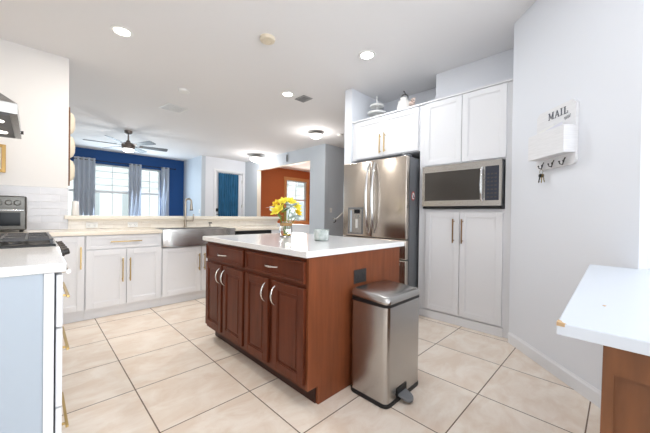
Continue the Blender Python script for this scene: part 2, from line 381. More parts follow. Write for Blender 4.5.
# ---- back run (faces -y). local origin at world (x, 3.80, 0): doors at y=-.02..0
def base_cabinet(label, X0, X1, items, zt=.866, depth=.588, name='base_cabinet'):
    t = thing(name, label, 'cabinet', (X0, 3.80, 0), 0, 'white base cabinets along the half wall')
    W = X1-X0
    bx('carcass', 'cab', t, 0.001, W-.001, .001, depth, .095, zt)
    bx('toe_kick', 'cab', t, 0.001, W-.001, .03, .05, .001, .094)
    for it in items:
        k, a, b, z0, z1, h = it
        d = shaker('drawer' if k == 'drawer' else 'door', t, a-X0, b-X0, z0, z1, -.02, st=.035 if k == 'drawer' else .058)
        if h:
            if k == 'drawer': bar_pull(d, h[0], -.02, h[1]-X0, h[2]-X0, horizontal=True)
            else: bar_pull(d, h[0]-X0, -.02, h[1], h[2])
    return t
base_cabinet('white corner base cabinet with one tall door beside the stove', .125, .37, [('door', .14, .366, .115, .862, (.335, .535, .755))])
base_cabinet('white base cabinet with a wide drawer over two doors, left of the sink', .37, 1.072,
             [('drawer', .378, 1.066, .722, .862, (.795, .575, .86)), ('door', .378, .718, .115, .712, (.684, .365, .615)), ('door', .726, 1.066, .115, .712, (.752, .365, .615))])
base_cabinet('white two door base cabinet under the farmhouse sink', 1.072, 1.99,
             [('door', 1.08, 1.527, .115, .685, (1.497, .385, .60)), ('door', 1.533, 1.985, .115, .685, (1.563, .385, .60))], zt=.69)
dw = thing('dishwasher', 'dishwasher with black top edge between the sink and end cabinet', 'dishwasher', (1.992, 3.80, 0))
bx('body', 'darksteel', dw, .003, .596, .002, .585, .002, .862); bx('door', 'steel', dw, .003, .596, -.03, 0, .11, .80, bev=.004)
bx('control_strip', 'black', dw, .003, .596, -.032, 0, .803, .862, bev=.003)
bm = bmesh.new(); tube(bm, [(.05, -.03, .765), (.05, -.065, .765), (.55, -.065, .765), (.55, -.03, .765)], .009); obj('handle', bm, 'steel', dw, True)
base_cabinet('narrow white end cabinet beside the dishwasher', 2.592, 2.80, [('door', 2.6, 2.795, .115, .862, (2.63, .5, .75))])
# countertops of back run
bm = bmesh.new()
box(bm, -.555, 1.068, 3.755, 4.386, .868, .905, .003, 1); box(bm, 1.068, 1.992, 4.25, 4.386, .868, .905); box(bm, 1.992, 2.84, 3.755, 4.386, .868, .905, .003, 1)
tag(obj('kitchen_countertop', bm, 'backquartz'), 'cream countertop along the half wall, around the sink', 'countertop')
# sink with bowed apron
sk = thing('farmhouse_sink', 'stainless steel farmhouse sink with bowed apron front', 'sink', (1.53, 3.80, 0))
bm = bmesh.new(); out = [(-.455, .0), (-.455, -.035)]
for i in range(1, 20):
    u = -1+2*i/20; out.append((u*.455, -.035-.045*(1-u*u)))
out += [(.455, -.035), (.455, .0)]
prism(bm, out[::-1], .70, .908, bev=.004); obj('apron', bm, 'steel', sk, True)
bm = bmesh.new(); box(bm, -.455, -.43, .001, .44, .70, .905); box(bm, .43, .455, .001, .44, .70, .905); box(bm, -.43, .43, .415, .44, .70, .905); box(bm, -.43, .43, .001, .015, .70, .905); box(bm, -.43, .43, .015, .415, .70, .712)
obj('basin', bm, 'steel', sk)
bm = bmesh.new(); lathe(bm, [(0, .001), (.045, .001), (.045, .005), (.03, .003), (0, .003)], 0, .21, .712); obj('drain', bm, 'chrome', sk, True)
# faucet
fc = thing('kitchen_faucet', 'brushed nickel pull-down faucet behind the steel sink', 'faucet', (1.515, 4.31, .906))
bm = bmesh.new(); lathe(bm, [(0, 0), (.028, 0), (.028, .008), (.018, .012), (.018, .10), (.015, .105), (0, .105)]); obj('base', bm, 'faucet', fc, True)
bm = bmesh.new(); tube(bm, [(0, 0, .1), (0, 0, .36)]+arc((.04, 0, .36), .04, PI, 0, 10)+[(.08, 0, .33)], .0125, 12); obj('spout', bm, 'faucet', fc, True)
bm = bmesh.new(); tube(bm, [(.08, 0, .335), (.08, 0, .30), (.08, 0, .245)], .016, 14, rad=[.014, .017, .021]); s_ = obj('spray_head', bm, 'faucet', fc, True)
bm = bmesh.new(); tube(bm, [(.08, 0, .248), (.08, 0, .236)], .0215, 14); obj('nozzle', bm, 'black', s_, True)
bm = bmesh.new(); tube(bm, [(.018, 0, .09), (.06, 0, .09), (.105, 0, .09), (.112, 0, .13), (.112, 0, .185)], .009, 10); obj('lever', bm, 'faucet', fc, True)
sd = thing('soap_dispenser', 'small black topped soap dispenser right of the faucet', 'soap dispenser', (1.86, 4.30, .906))
bm = bmesh.new(); lathe(bm, [(0, 0), (.02, 0), (.02, .01), (.011, .014), (.011, .05), (0, .05)]); obj('base', bm, 'nickel', sd, True)
bm = bmesh.new(); box(bm, -.014, .014, -.014, .014, .051, .066, .003, 1); tube(bm, [(0, -.01, .06), (0, -.06, .062), (0, -.07, .052)], .005, 8); obj('pump', bm, 'black', sd, True)
# outlets in backsplash above counter
def outlet(label, loc, rz, w=.115, h=.07, m='white', n=2, group=None, slots='greyplastic', name='wall_outlet', cat='outlet'):
    t = thing(name, label, cat, loc, rz, group)
    bx('cover_plate', m, t, -w/2, w/2, -.006, -.0005, -h/2, h/2, bev=.002)
    for k in range(n):
        cx = (-w/4 if k == 0 else w/4) if n == 2 else 0
        r = bx('receptacle', m, t, cx-.017, cx+.017, -.009, -.0065, -.024, .024, bev=.001)
        bm = bmesh.new(); box(bm, cx-.009, cx-.006, -.0096, -.009, -.006, .008); box(bm, cx+.006, cx+.009, -.0096, -.009, -.006, .008); ball(bm, (cx, -.009, -.014), .003, (1, .2, 1), 8, 6); obj('slots', bm, slots, r)
    return t
outlet('white outlet in the ledge backsplash near the wall end', (.49, 4.389, .948), 0, .11, .062)
outlet('white outlet in the ledge backsplash above the drawer cabinet', (.90, 4.389, .948), 0, .11, .062)

# ---- tall unit (faces -x). local x -> world -y ; origin (3.08, Y, 0)
RZ = -PI/2
tc_ = thing('pantry_cabinet', 'tall white pantry cabinet around the microwave', 'cabinet', (3.08, 1.60, 0), RZ)
bm = bmesh.new()
box(bm, 0, .055, 0, .70, .001, 2.345); box(bm, .845, .895, 0, .60, .001, 2.345)
box(bm, .055, .845, 0, .60, .10, 1.185); box(bm, .055, .845, 0.0, .60, 1.647, 2.345); box(bm, .055, .845, .45, .60, 1.185, 1.647); box(bm, .055, .845, .004, .02, .001, .098)
obj('carcass', bm, 'cab', tc_)
bx('crown', 'cab', tc_, 0, .895, -.022, .02, 2.347, 2.365, bev=.003)
bx('toe_board', 'cab', tc_, 0.0, .845, -.012, -.001, .001, .085, bev=.002)
d1 = shaker('door', tc_, .085, .447, .10, 1.155, -.02); bar_pull(d1, .395, -.02, .84, 1.085, 'bronze')
d2 = shaker('door', tc_, .453, .835, .10, 1.155, -.02); bar_pull(d2, .482, -.02, .84, 1.085, 'bronze')
shaker('door', tc_, .06, .452, 1.66, 2.34, -.02); shaker('door', tc_, .458, .85, 1.66, 2.34, -.02)
mw = thing('microwave', 'stainless steel microwave built into the tall white cabinet', 'microwave', (3.06, 1.535, 0), RZ)
bx('body', 'darksteel', mw, 0, .765, .0, .42, 1.19, 1.64)
bx('bottom_vent', 'black', mw, 0.002, .763, -.03, -.001, 1.19, 1.213)
bm = bmesh.new(); fx0, fx1, gx0, gx1, gz0, gz1 = .0, .765, .028, .585, 1.272, 1.572
box(bm, fx0, gx0, -.045, -.001, 1.215, 1.64); box(bm, gx1, .628, -.045, -.001, 1.215, 1.64); box(bm, gx0, gx1, -.045, -.001, gz1, 1.64); box(bm, gx0, gx1, -.045, -.001, 1.215, gz0)
box(bm, .628, .745, -.045, -.001, 1.585, 1.64); box(bm, .628, .745, -.045, -.001, 1.215, 1.265); box(bm, .745, .765, -.045, -.001, 1.215, 1.64)
obj('door_frame', bm, 'steel', mw)
bx('door_glass', mat('smoked_glass', sr(66, 62, 58), .1, coat=.2), mw, gx0, gx1, -.042, -.002, gz0, gz1)
cp = bx('control_panel', mat('slate_panel', sr(58, 62, 74), .2), mw, .628, .745, -.044, -.002, 1.266, 1.584)
for r_ in range(7):
    for c_ in range(3): bx('button', 'graphite', cp, .645+c_*.031, .664+c_*.031, -.0455, -.0442, 1.29+r_*.036, 1.302+r_*.036)
bm = bmesh.new(); tube(bm, [(.605, -.047, 1.262), (.605, -.075, 1.29), (.605, -.088, 1.35), (.605, -.092, 1.42), (.605, -.088, 1.49), (.605, -.075, 1.55), (.605, -.047, 1.578)], .011, 12); obj('handle', bm, 'chrome', mw, True)
# cabinet over the fridge
oc = thing('over_fridge_cabinet', 'white two door cabinet above the refrigerator', 'cabinet', (3.08, 2.585, 0), RZ)
bx('carcass', 'cab', oc, 0, .982, 0, .62, 1.84, 2.345)
bx('crown', 'cab', oc, 0, .982, -.022, .02, 2.347, 2.365, bev=.003)
a = shaker('door', oc, .06, .498, 1.85, 2.335, -.02); bar_pull(a, .468, -.02, 1.875, 2.115, 'brass')
a = shaker('door', oc, .504, .965, 1.85, 2.335, -.02); bar_pull(a, .535, -.02, 1.885, 2.12, 'brass')
# decorations on top
ts = thing('tiered_stand', 'pale tiered stand on top of the cabinet above the refrigerator', 'tiered stand', (3.32, 2.37, 2.347))
bm = bmesh.new(); tube(bm, [(0, 0, 0), (0, 0, .36)], .008); ball(bm, (0, 0, .37), .015); obj('post', bm, 'white', ts, True)
for z, r_ in ((.02, .15), (.14, .12), (.24, .09)):
    bm = bmesh.new(); lathe(bm, [(0, 0), (r_, 0), (r_+.006, .02), (r_-.004, .02), (r_-.01, .008), (0, .008)], cz=z); obj('tray', bm, 'white', ts, True)
jg = thing('ceramic_jug', 'white ceramic jug with dark bail handle on top of the cabinets', 'jug', (3.28, 1.93, 2.347))
bm = bmesh.new(); lathe(bm, [(0, 0), (.07, 0), (.085, .03), (.088, .12), (.07, .18), (.045, .21), (.048, .23), (.04, .232), (.038, .21), (.06, .17), (0, .02)]); obj('body', bm, 'ceramic', jg, True)
bm = bmesh.new(); tube(bm, arc((0, 0, .22), .055, 0, PI, 12, 'yz'), .006, 8); tube(bm, [(0, -.02, .27), (0, 0, .31), (0, .01, .32)], .006, 8); obj('handle', bm, 'graphite', jg, True)
pf = thing('dried_flower_bunch', 'small blush dried flower bunch beside the white jug on the cabinets', 'dried flowers', (3.28, 1.79, 2.347))
bm = bmesh.new(); lathe(bm, [(0, 0), (.03, 0), (.035, .06), (.02, .09), (.016, .09), (.028, .06), (0, .01)]); obj('pot', bm, 'ceramic', pf, True)
bm = bmesh.new()
for k in range(22):
    a = random.uniform(0, 2*PI); r_ = random.uniform(0, .05); z = random.uniform(.12, .19); ball(bm, (r_*math.cos(a), r_*math.sin(a)+.02, z), random.uniform(.009, .016), u=8, v=6); tube(bm, [(0, 0, .07), (r_*math.cos(a), r_*math.sin(a)+.02, z)], .0015, 5)
obj('blooms', bm, 'pink', pf, True)

# ---- refrigerator (faces -x) : origin at (2.90, 2.55)
fr = thing('refrigerator', 'stainless french door refrigerator with dark grey sides', 'refrigerator', (2.92, 2.545, 0), RZ)
bx('body', 'darksteel', fr, 0, .915, 0, .80, .03, 1.755)
bx('base_grille', 'black', fr, .02, .895, .02, .2, .001, .028)
def fdoor(name, x0, x1, z0, z1, m='steel_door'):
    bm = bmesh.new(); box(bm, x0, x1, -.07, -.004, z0, z1, .012, 3); return obj(name, bm, m, fr, True)
dl = fdoor('door', .002, .4555, .85, 1.765); dr = fdoor('door', .4595, .913, .85, 1.765)
w1 = fdoor('drawer', .002, .913, .628, .843); w2 = fdoor('drawer', .002, .913, .06, .620)
def fridge_handle(p, x, z0, z1):
    bm = bmesh.new(); pts = []
    for i in range(15):
        u = i/14; pts.append((x, -.072-.055*math.sin(PI*u)**.6-.004, z0+(z1-z0)*u))
    tube(bm, pts, .013, 12); return obj('handle', bm, 'chrome', p, True)
fridge_handle(dl, .415, .90, 1.73); fridge_handle(dr, .50, .90, 1.73)
for p, z in ((w1, .80), (w2, .575)):
    bm = bmesh.new(); pts = [(.08+.755*i/14, -.076-.05*math.sin(PI*i/14)**.5, z) for i in range(15)]; tube(bm, pts, .012, 12); obj('handle', bm, 'chrome', p, True)
dp = bx('dispenser', 'greyplastic', dl, .095, .33, -.074, -.0705, .875, 1.205, bev=.001)
dp['label'] = 'grey water and ice dispenser panel'
bx('recess', 'steel', dp, .115, .312, -.0765, -.0745, .89, 1.185)
bx('dispenser_glow', mat('pale_blue_glow', sr(190, 204, 216), .4), dp, .135, .16, -.079, -.077, .90, 1.17)  # pale blue light inside the dispenser, painted as a plain strip
bx('dispenser_screen', 'blackglass', dp, .20, .285, -.082, -.077, 1.13, 1.18)
bx('nozzle', 'steel', dp, .215, .265, -.10, -.077, 1.07, 1.11, bev=.004)
bx('paddle', 'white', dp, .225, .255, -.085, -.077, .95, 1.06, bev=.002)
bx('hinge_cap', 'darksteel', fr, .84, .90, -.05, .06, 1.766, 1.785, bev=.004)
# round sticker on fridge right side
stk = thing('round_sticker', 'round red and white sticker on the dark side of the refrigerator', 'sticker', (2.985, 1.628, 1.33))
Ty = lambda p: Vector((p[0], -p[2], p[1]))
bm = bmesh.new(); prism(bm, [(.036*math.cos(2*PI*k/24), .05*math.sin(2*PI*k/24)) for k in range(24)], .0005, .002, T=Ty); obj('backing', bm, 'red', stk)
bm = bmesh.new(); prism(bm, [(.027*math.cos(2*PI*k/24), .038*math.sin(2*PI*k/24)) for k in range(24)], .0022, .003, T=Ty); obj('ring', bm, 'white', stk)
bm = bmesh.new(); prism(bm, [(-.02, .018), (-.012, .026), (.02, -.018), (.012, -.026)], .0032, .0042, T=Ty); prism(bm, [(-.012, -.022), (.0, -.022), (.004, .008), (-.008, .01)], .0044, .005, T=Ty); obj('symbol', bm, 'ink', stk)

# ---- island (doors face -x)
IL, IY0, IY1 = 1.10, 1.23, 2.58
isl = thing('kitchen_island', 'reddish brown wooden kitchen island with six fronts and silver pulls', 'kitchen island', (IL, IY1, 0), RZ)
LW = IY1-IY0; dep = .955
bm = bmesh.new(); box(bm, 0, LW-.019, .0, dep, .11, .866); box(bm, 0.0, LW-.019, .085, dep, .001, .11)
obj('carcass', bm, 'cherry', isl)
# side panel with toe notch
bm = bmesh.new(); prism(bm, [(0, .11), (.085, .11), (.085, .001), (dep, .001), (dep, .866), (0, .866)], LW-.018, LW, T=lambda p: Vector((p[2], p[0], p[1]))); obj('side_panel', bm, 'cherry_panel', isl)
bx('toe_kick', mat('dark_toe_kick', sr(60, 32, 24), .5), isl, 0, LW-.02, .078, .0845, .001, .108)
def wood_door(name, a, b, z0, z1, raised=False, st=.05):
    return shaker(name, isl, a, b, z0, z1, -.021, 'cherry', st=st, t=.02, raised=raised)
def bow(parent, c, half, horizontal):
    bm = bmesh.new(); pts = []
    for i in range(13):
        u = -1+2*i/12; d = .030*(1-u*u)**.7
        pts.append((c[0]+u*half, -.0215-d-.002, c[1]) if horizontal else (c[0], -.0215-d-.002, c[1]+u*half))
    rad = [.0065-.002*abs(-1+2*i/12) for i in range(13)]
    tube(bm, pts, .006, 10, rad=rad); return obj('pull', bm, 'nickel', parent, True)
Yl = lambda y: IY1-y
d = wood_door('drawer', Yl(2.565), Yl(1.93), .715, .842, st=.012); bow(d, (Yl(2.24), .775), .062, True)
d = wood_door('drawer', Yl(1.895), Yl(1.25), .715, .842, st=.012); bow(d, (Yl(1.56), .78), .062, True)
for a, b, hx in ((2.565, 2.272, 2.296), (2.236, 1.93, 2.205), (1.895, 1.606, 1.632), (1.552, 1.25, 1.522)):
    d = wood_door('door', Yl(a), Yl(b), .14, .688, True); bow(d, (Yl(hx), .60), .058, False)
bm = bmesh.new(); box(bm, 1.062, 2.095, 1.208, 2.605, .868, .905, .005, 2); tag(obj('island_countertop', bm, 'quartz'), 'polished white quartz countertop on the brown island', 'countertop')
outlet('dark bronze double outlet on the end panel of the island', (1.557, 1.2295, .703), 0, .13, .09, 'graphite', 2, slots='black')

# things on island
vz = thing('flower_vase', 'clear glass jar vase tied with twine, holding yellow flowers', 'vase', (1.634, 2.15, .906))
bm = bmesh.new(); lathe(bm, [(0, 0), (.052, 0), (.058, .008), (.058, .075), (.05, .10), (.046, .12), (.052, .135), (.048, .135), (.042, .12), (.046, .10), (.054, .073), (.054, .012), (.048, .008), (0, .008)], n=32); obj('jar', bm, 'glass', vz, True)
bm = bmesh.new(); lathe(bm, [(.0525, .098), (.056, .1), (.056, .118), (.053, .122), (.0535, .126)], n=32); obj('twine_band', bm, 'twine', vz, True)
bm = bmesh.new()
for k in range(26):
    a = random.uniform(0, 2*PI); r_ = random.uniform(0, .035); ball(bm, (r_*math.cos(a), r_*math.sin(a), .016+random.uniform(0, .012)), .007, u=8, v=6)
obj('pebbles', bm, 'yellow2', vz, True)
def rose(label, loc, dirv, r, mname):
    t = thing('yellow_flower', label, 'flower', loc, 0, 'yellow flowers in the glass vase')
    q = Vector(dirv).normalized().to_track_quat('Z', 'Y').to_matrix()
    bm = bmesh.new()
    for ring, (n, rr, tilt, h) in enumerate(((3, .35, .15, .5), (4, .6, .45, .45), (5, .85, .85, .36), (6, 1.0, 1.2, .24))):
        for k in range(n):
            a = 2*PI*(k+ring*.37)/n; g = []
            for i in range(6):
                u = i/5; row = []
                for j in range(5):
                    v = -1+2*j/4; wd2 = .62*rr*math.sin(PI*(.15+.8*u)**.8)*1.0
                    rad_ = rr*(.12+.95*u*math.sin(tilt)+.25*math.sin(PI*u*.6)*.6)
                    zz = rr*(1.15*u*math.cos(tilt))-.12*ring*.6 - .12*u*u*ring*.5
                    aa = a+v*wd2/max(.35, rad_)*.9
                    row.append(bm.verts.new(q @ Vector((r*rad_*math.cos(aa), r*rad_*math.sin(aa), r*(zz-.03*v*v*4)))))
                g.append(row)
            for i in range(5):
                for j in range(4): bm.faces.new((g[i][j], g[i][j+1], g[i+1][j+1], g[i+1][j]))
    ball(bm, (0, 0, 0), r*.33)
    o = obj('petals', bm, mname, t, True)
    bm = bmesh.new(); b0 = Vector((1.634, 2.15, .93))-Vector(loc); tube(bm, [(0, 0, -.005), b0*.5+Vector((0, 0, .0)), Vector((b0.x*.9, b0.y*.9, b0.z))], .0028, 6); obj('stem', bm, 'leafgreen', t, True)
vc = Vector((1.634, 2.15, 0))
# offsets in view-ish terms: right = (.7,-.7), toward camera = (-.7,-.7)
rr_, tt_ = Vector((.705, -.705, 0)), Vector((-.6, -.8, 0)).normalized()
fl = [(-.085, .04, 1.155, 'large yellow flower at the lower left of the bouquet', .066, 'yellow'),
      (-.095, -.01, 1.215, 'yellow flower at the upper left of the bouquet', .042, 'yellow2'),
      (-.03, .02, 1.235, 'golden yellow flower at the top left of the bouquet', .045, 'yellow'),
      (.045, .0, 1.235, 'yellow flower at the top right of the bouquet', .045, 'yellow'),
      (.10, .01, 1.19, 'yellow flower at the right edge of the bouquet', .048, 'yellow'),
      (.115, .0, 1.13, 'lowest yellow flower at the right side of the bouquet', .038, 'yellow2')]
for a, b, z, lb, r_, mn in fl:
    p = vc+rr_*a+tt_*b; p.z = z; rose(lb, p, rr_*a*6+tt_*(.5+b)+Vector((0, 0, .7)), r_, mn)
def leaf_sprig(label, a, b, z, mn, size, n=7):
    p = vc+rr_*a+tt_*b; p.z = z; t = thing('leaf_sprig', label, 'leaves', p, 0, 'foliage in the glass vase'); bm = bmesh.new()
    for k in range(n):
        an = 2*PI*k/n+random.uniform(-.3, .3); el = random.uniform(-.3, .9)
        d = Vector((math.cos(an)*math.cos(el), math.sin(an)*math.cos(el), math.sin(el))); sdv = d.cross(Vector((0, 0, 1))).normalized(); up = sdv.cross(d)
        L_ = size*random.uniform(.8, 1.15); wv = L_*.3; prev = None
        for i in range(6):
            u = i/5; ww = wv*math.sin(PI*(.08+.9*u)); c0 = d*L_*u+up*(-.25*L_*u*u)
            row = [bm.verts.new(c0-sdv*ww+up*.15*ww), bm.verts.new(c0), bm.verts.new(c0+sdv*ww+up*.15*ww)]
            if prev:
                bm.faces.new((prev[0], prev[1], row[1], row[0])); bm.faces.new((prev[1], prev[2], row[2], row[1]))
            prev = row
    obj('leaves', bm, mn, t, True)
    bm = bmesh.new(); tube(bm, [(0, 0, 0), (vc.x-p.x)*.6*Vector((1, 0, 0))+(vc.y-p.y)*.6*Vector((0, 1, 0))+Vector((0, 0, (1.04-z)*.6)), Vector(((vc.x-p.x)*.9, (vc.y-p.y)*.9, .93-z))], .002, 6); obj('stem', bm, 'leafgreen', t)
leaf_sprig('green leaf sprig at the centre of the bouquet, below the top flowers', -.01, .06, 1.14, 'leafgreen', .065, 8)
leaf_sprig('pale sage sprig in the middle right of the bouquet', .05, .05, 1.17, 'sage', .078, 11)
leaf_sprig('pale sage sprig hanging low on the right of the vase rim', .075, .04, 1.09, 'sage', .078, 11)
leaf_sprig('pale sage leaves sticking out at the far left of the bouquet', -.13, .0, 1.16, 'sage', .06, 5)
leaf_sprig('small green sprig at the left above the vase rim', -.06, .045, 1.09, 'leafgreen', .045, 7)
leaf_sprig('pale sage sprig at the back of the bouquet top', .0, -.02, 1.21, 'sage', .055, 8)
cn = thing('candle_holder', 'mint green mottled glass candle holder on the island', 'candle holder', (1.61, 1.66, .906))
bm = bmesh.new(); lathe(bm, [(0, 0), (.05, 0), (.058, .006), (.061, .085), (.056, .085), (.053, .012), (0, .010)], n=32); obj('glass_cup', bm, 'mint', cn, True)
bm = bmesh.new(); lathe(bm, [(0, .011), (.05, .011), (.05, .045), (0, .042)]); tube(bm, [(0, 0, .04), (0, 0, .055)], .0015, 6); obj('candle', bm, 'wax', cn, True)

# ---- trash can: footprint x 1.43..1.795, y .93..1.20
tr = thing('trash_can', 'brushed steel pedal trash can standing at the end of the island', 'trash can', (1.624, 1.062, 0))
def rrect(w, d, r, n=6):
    out = []
    for cx, cy, a in ((w-r, d-r, 0), (-w+r, d-r, PI/2), (-w+r, -d+r, PI), (w-r, -d+r, 1.5*PI)):
        for i in range(n+1): out.append((cx+r*math.cos(a+i*PI/2/n), cy+r*math.sin(a+i*PI/2/n)))
    return out
W_, D_ = .196, .138
bm = bmesh.new(); prism(bm, rrect(W_, D_, .035, 8), .026, .578); obj('body', bm, 'steel', tr, True)
bm = bmesh.new(); prism(bm, rrect(W_+.003, D_+.003, .037, 8), .001, .0255, bev=.003); obj('base_ring', bm, 'black', tr, True)
bm = bmesh.new(); prism(bm, rrect(W_+.002, D_+.002, .036, 8), .5785, .603); obj('rim', bm, 'black', tr, True)
bm = bmesh.new(); rings = []
for s_, z in ((1.02, .6045), (1.035, .616), (1.0, .630), (.95, .640), (.88, .645), (.0, .65)):
    if s_ == 0: rings.append(None); continue
    rings.append([bm.verts.new((x*s_, y*s_, z+(y/D_)*.008)) for x, y in rrect(W_, D_, .036, 8)])
n_ = len(rings[0])
for A, B in zip(rings[:-2], rings[1:-1]):
    for k in range(n_): bm.faces.new((A[k], A[(k+1) % n_], B[(k+1) % n_], B[k]))
bm.faces.new(rings[-2]); bm.faces.new(rings[0][::-1]); obj('lid', bm, 'steel', tr, True)
bm = bmesh.new(); pts = [(-.042, 0), (.042, 0), (.042, -.03)]+[(.042*math.cos(a), -.03-.042*math.sin(a)) for a in [i*PI/8 for i in range(1, 8)]]+[(-.042, -.03)]
prism(bm, [(x-.035, y-D_-.004) for x, y in pts][::-1], .035, .052, bev=.003, T=lambda p: Vector((p[0], p[1], p[2]+(p[1]+D_)*.28)))
obj('pedal', bm, 'greyplastic', tr, True)
bm = bmesh.new(); box(bm, -.09, .02, -D_-.0045, -D_-.001, .028, .085, .001, 1); obj('pedal_slot', bm, 'black', tr)

# ================================================================ LEFT SIDE
# cabinet under near-left counter (faces +x): origin (.072,1.575)
LR = PI/2
lc = thing('drawer_cabinet', 'white drawer cabinet at left edge with brass pulls', 'cabinet', (.060, 1.575, 0), LR)
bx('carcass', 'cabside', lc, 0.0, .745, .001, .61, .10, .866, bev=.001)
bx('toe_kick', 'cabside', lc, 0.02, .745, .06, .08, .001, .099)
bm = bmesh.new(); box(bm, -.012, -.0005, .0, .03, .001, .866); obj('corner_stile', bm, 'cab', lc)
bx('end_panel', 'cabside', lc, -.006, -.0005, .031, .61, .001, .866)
for z0, z1, hz in ((.645, .855, .755), (.325, .638, .535), (.11, .318, .21)):
    d = shaker('drawer', lc, .004, .74, z0, z1, -.026, st=.045); bar_pull(d, hz, -.026, .045, .36, 'brass', horizontal=True, r=.005, out=.014)
bm = bmesh.new(); box(bm, -.555, .096, 1.553, 2.318, .868, .905, .006, 2); tag(obj('side_countertop', bm, 'quartz'), 'white speckled countertop at left edge in front of the stove', 'countertop')
# range
rg = thing('gas_range', 'gas range with black cast iron grates between the left counters', 'stove', (.075, 2.322, 0), LR)
bx('body', 'steel', rg, .001, .756, .0, .62, .08, .90)
bx('plinth', 'black', rg, .02, .74, .04, .6, .001, .079)
bx('cooktop', 'black', rg, .001, .756, -.02, .62, .9005, .918, bev=.004)
ck = bmesh.new(); prism(ck, [(0, .80), (-.055, .815), (-.035, .90), (0, .9)], .002, .755, T=lambda p: Vector((p[2], p[0], p[1]))); cp = obj('control_panel', ck, 'steel', rg)
for k in range(5):
    bm = bmesh.new(); xx = .09+k*.145; base = Vector((xx, -.046, .856)); ax = Vector((0, -.97, .23))
    tube(bm, [base, base+ax*.012, base+ax*.013, base+ax*.036, base+ax*.040], .02, 16, rad=[.026, .026, .021, .020, .016]); kb = obj('knob', bm, 'graphite', cp, True)
od = bx('oven_door', 'steel', rg, .004, .752, -.03, -.001, .27, .79, bev=.004)
bx('oven_window', 'blackglass', od, .10, .65, -.033, -.0305, .38, .66)
bm = bmesh.new(); tube(bm, [(.05, -.03, .745), (.05, -.075, .745)], .009); tube(bm, [(.70, -.03, .745), (.70, -.075, .745)], .009); tube(bm, [(.03, -.078, .745), (.73, -.078, .745)], .012, 14); obj('handle', bm, 'chrome', od, True)
bx('warming_drawer', 'steel', rg, .004, .752, -.03, -.001, .09, .262, bev=.004)
for k in range(3):
    g = bmesh.new(); x0 = .012+k*.246; x1 = x0+.238; zt = .948
    for xx in (x0, x1-.014): box(g, xx, xx+.014, .02, .57, zt-.009, zt, .002, 1)
    for yy in (.02, .556): box(g, x0+.014, x1-.014, yy, yy+.014, zt-.009, zt)
    for yy in (.125, .23, .345, .45): box(g, x0+.014, x1-.014, yy, yy+.012, zt-.007, zt)
    box(g, (x0+x1)/2-.006, (x0+x1)/2+.006, .034, .556, zt-.007, zt)
    for xx in (x0+.002, x1-.012):
        for yy in (.022, .558): box(g, xx, xx+.01, yy, yy+.01, .9185, zt-.009)
    bmesh.ops.translate(g, verts=g.verts, vec=(0, -.028, 0))
    obj('grate', g, 'iron', rg)
    for yy in (.16, .43):
        b_ = bmesh.new(); lathe(b_, [(0, 0), (.045, 0), (.045, .006), (.036, .01), (.036, .014), (0, .015)], (x0+x1)/2, yy, .9183); obj('burner', b_, 'iron', rg, True)
# toaster oven
to = thing('toaster_oven', 'stainless steel toaster oven with three knobs on the corner counter', 'toaster oven', (-.27, 3.95, .906))
bx('housing', 'toaster_steel', to, -.225, .225, 0.01, .32, .02, .338, bev=.012)
bx('control_strip', 'toaster_steel', to, -.215, .215, 0.0, .009, .225, .330, bev=.003)
dr_ = bmesh.new()
for a in ((-.215, -.185, .03, .215), (.185, .215, .03, .215), (-.185, .185, .185, .215), (-.185, .185, .03, .06)): box(dr_, a[0], a[1], -.012, .009, a[2], a[3])
dd_ = obj('door', dr_, 'toaster_steel', to); bx('glass', 'blackglass', dd_, -.184, .184, -.006, .008, .061, .184)
bm = bmesh.new(); tube(bm, [(-.17, -.012, .203), (-.17, -.04, .203)], .006); tube(bm, [(.17, -.012, .203), (.17, -.04, .203)], .006); tube(bm, [(-.2, -.042, .205), (.21, -.042, .205)], .008); obj('handle', bm, 'chrome', dd_, True)
for xx in (.05, .11, .165):
    bm = bmesh.new(); tube(bm, [(xx, 0, .273), (xx, -.008, .273), (xx, -.009, .273), (xx, -.026, .273)], .02, 16, rad=[.026, .026, .02, .018]); kb = obj('knob', bm, 'toaster_steel', to, True)
for xx, yy in ((-.19, .04), (.19, .04), (-.19, .28), (.19, .28)):
    bm = bmesh.new(); tube(bm, [(xx, yy, .0), (xx, yy, .021)], .014, 10); obj('foot', bm, 'black', to, True)
# hood
hd = thing('range_hood', 'stainless steel range hood with two lights over the stove', 'range hood', (-.558, 2.65, 1.62))
hx, hy = .495, .385
bm = bmesh.new()
lo = [(0, -hy), (hx, -hy), (hx, hy), (0, hy)]
def ringv(pts, z): return [bm.verts.new((x, y, z)) for x, y in pts]
A = ringv(lo, 0.0); B = ringv(lo, .055); D2 = ringv([(0, -.16), (.26, -.16), (.26, .16), (0, .16)], .26); E2 = ringv([(0, -.15), (.25, -.15), (.25, .15), (0, .15)], 1.2)
bm.faces.new(A[::-1]); bm.faces.new(E2)
for P_, Q_ in ((A, B), (B, D2), (D2, E2)):
    for k in range(4): bm.faces.new((P_[k], P_[(k+1) % 4], Q_[(k+1) % 4], Q_[k]))
obj('canopy', bm, 'steel', hd)
bx('filter_panel', 'darksteel', hd, .03, hx-.03, -hy+.03, hy-.03, -.006, -.0005)
bm = bmesh.new(); tube(bm, [(hx, .28, .028), (hx+.012, .28, .028)], .012, 12); obj('button', bm, 'graphite', hd, True)
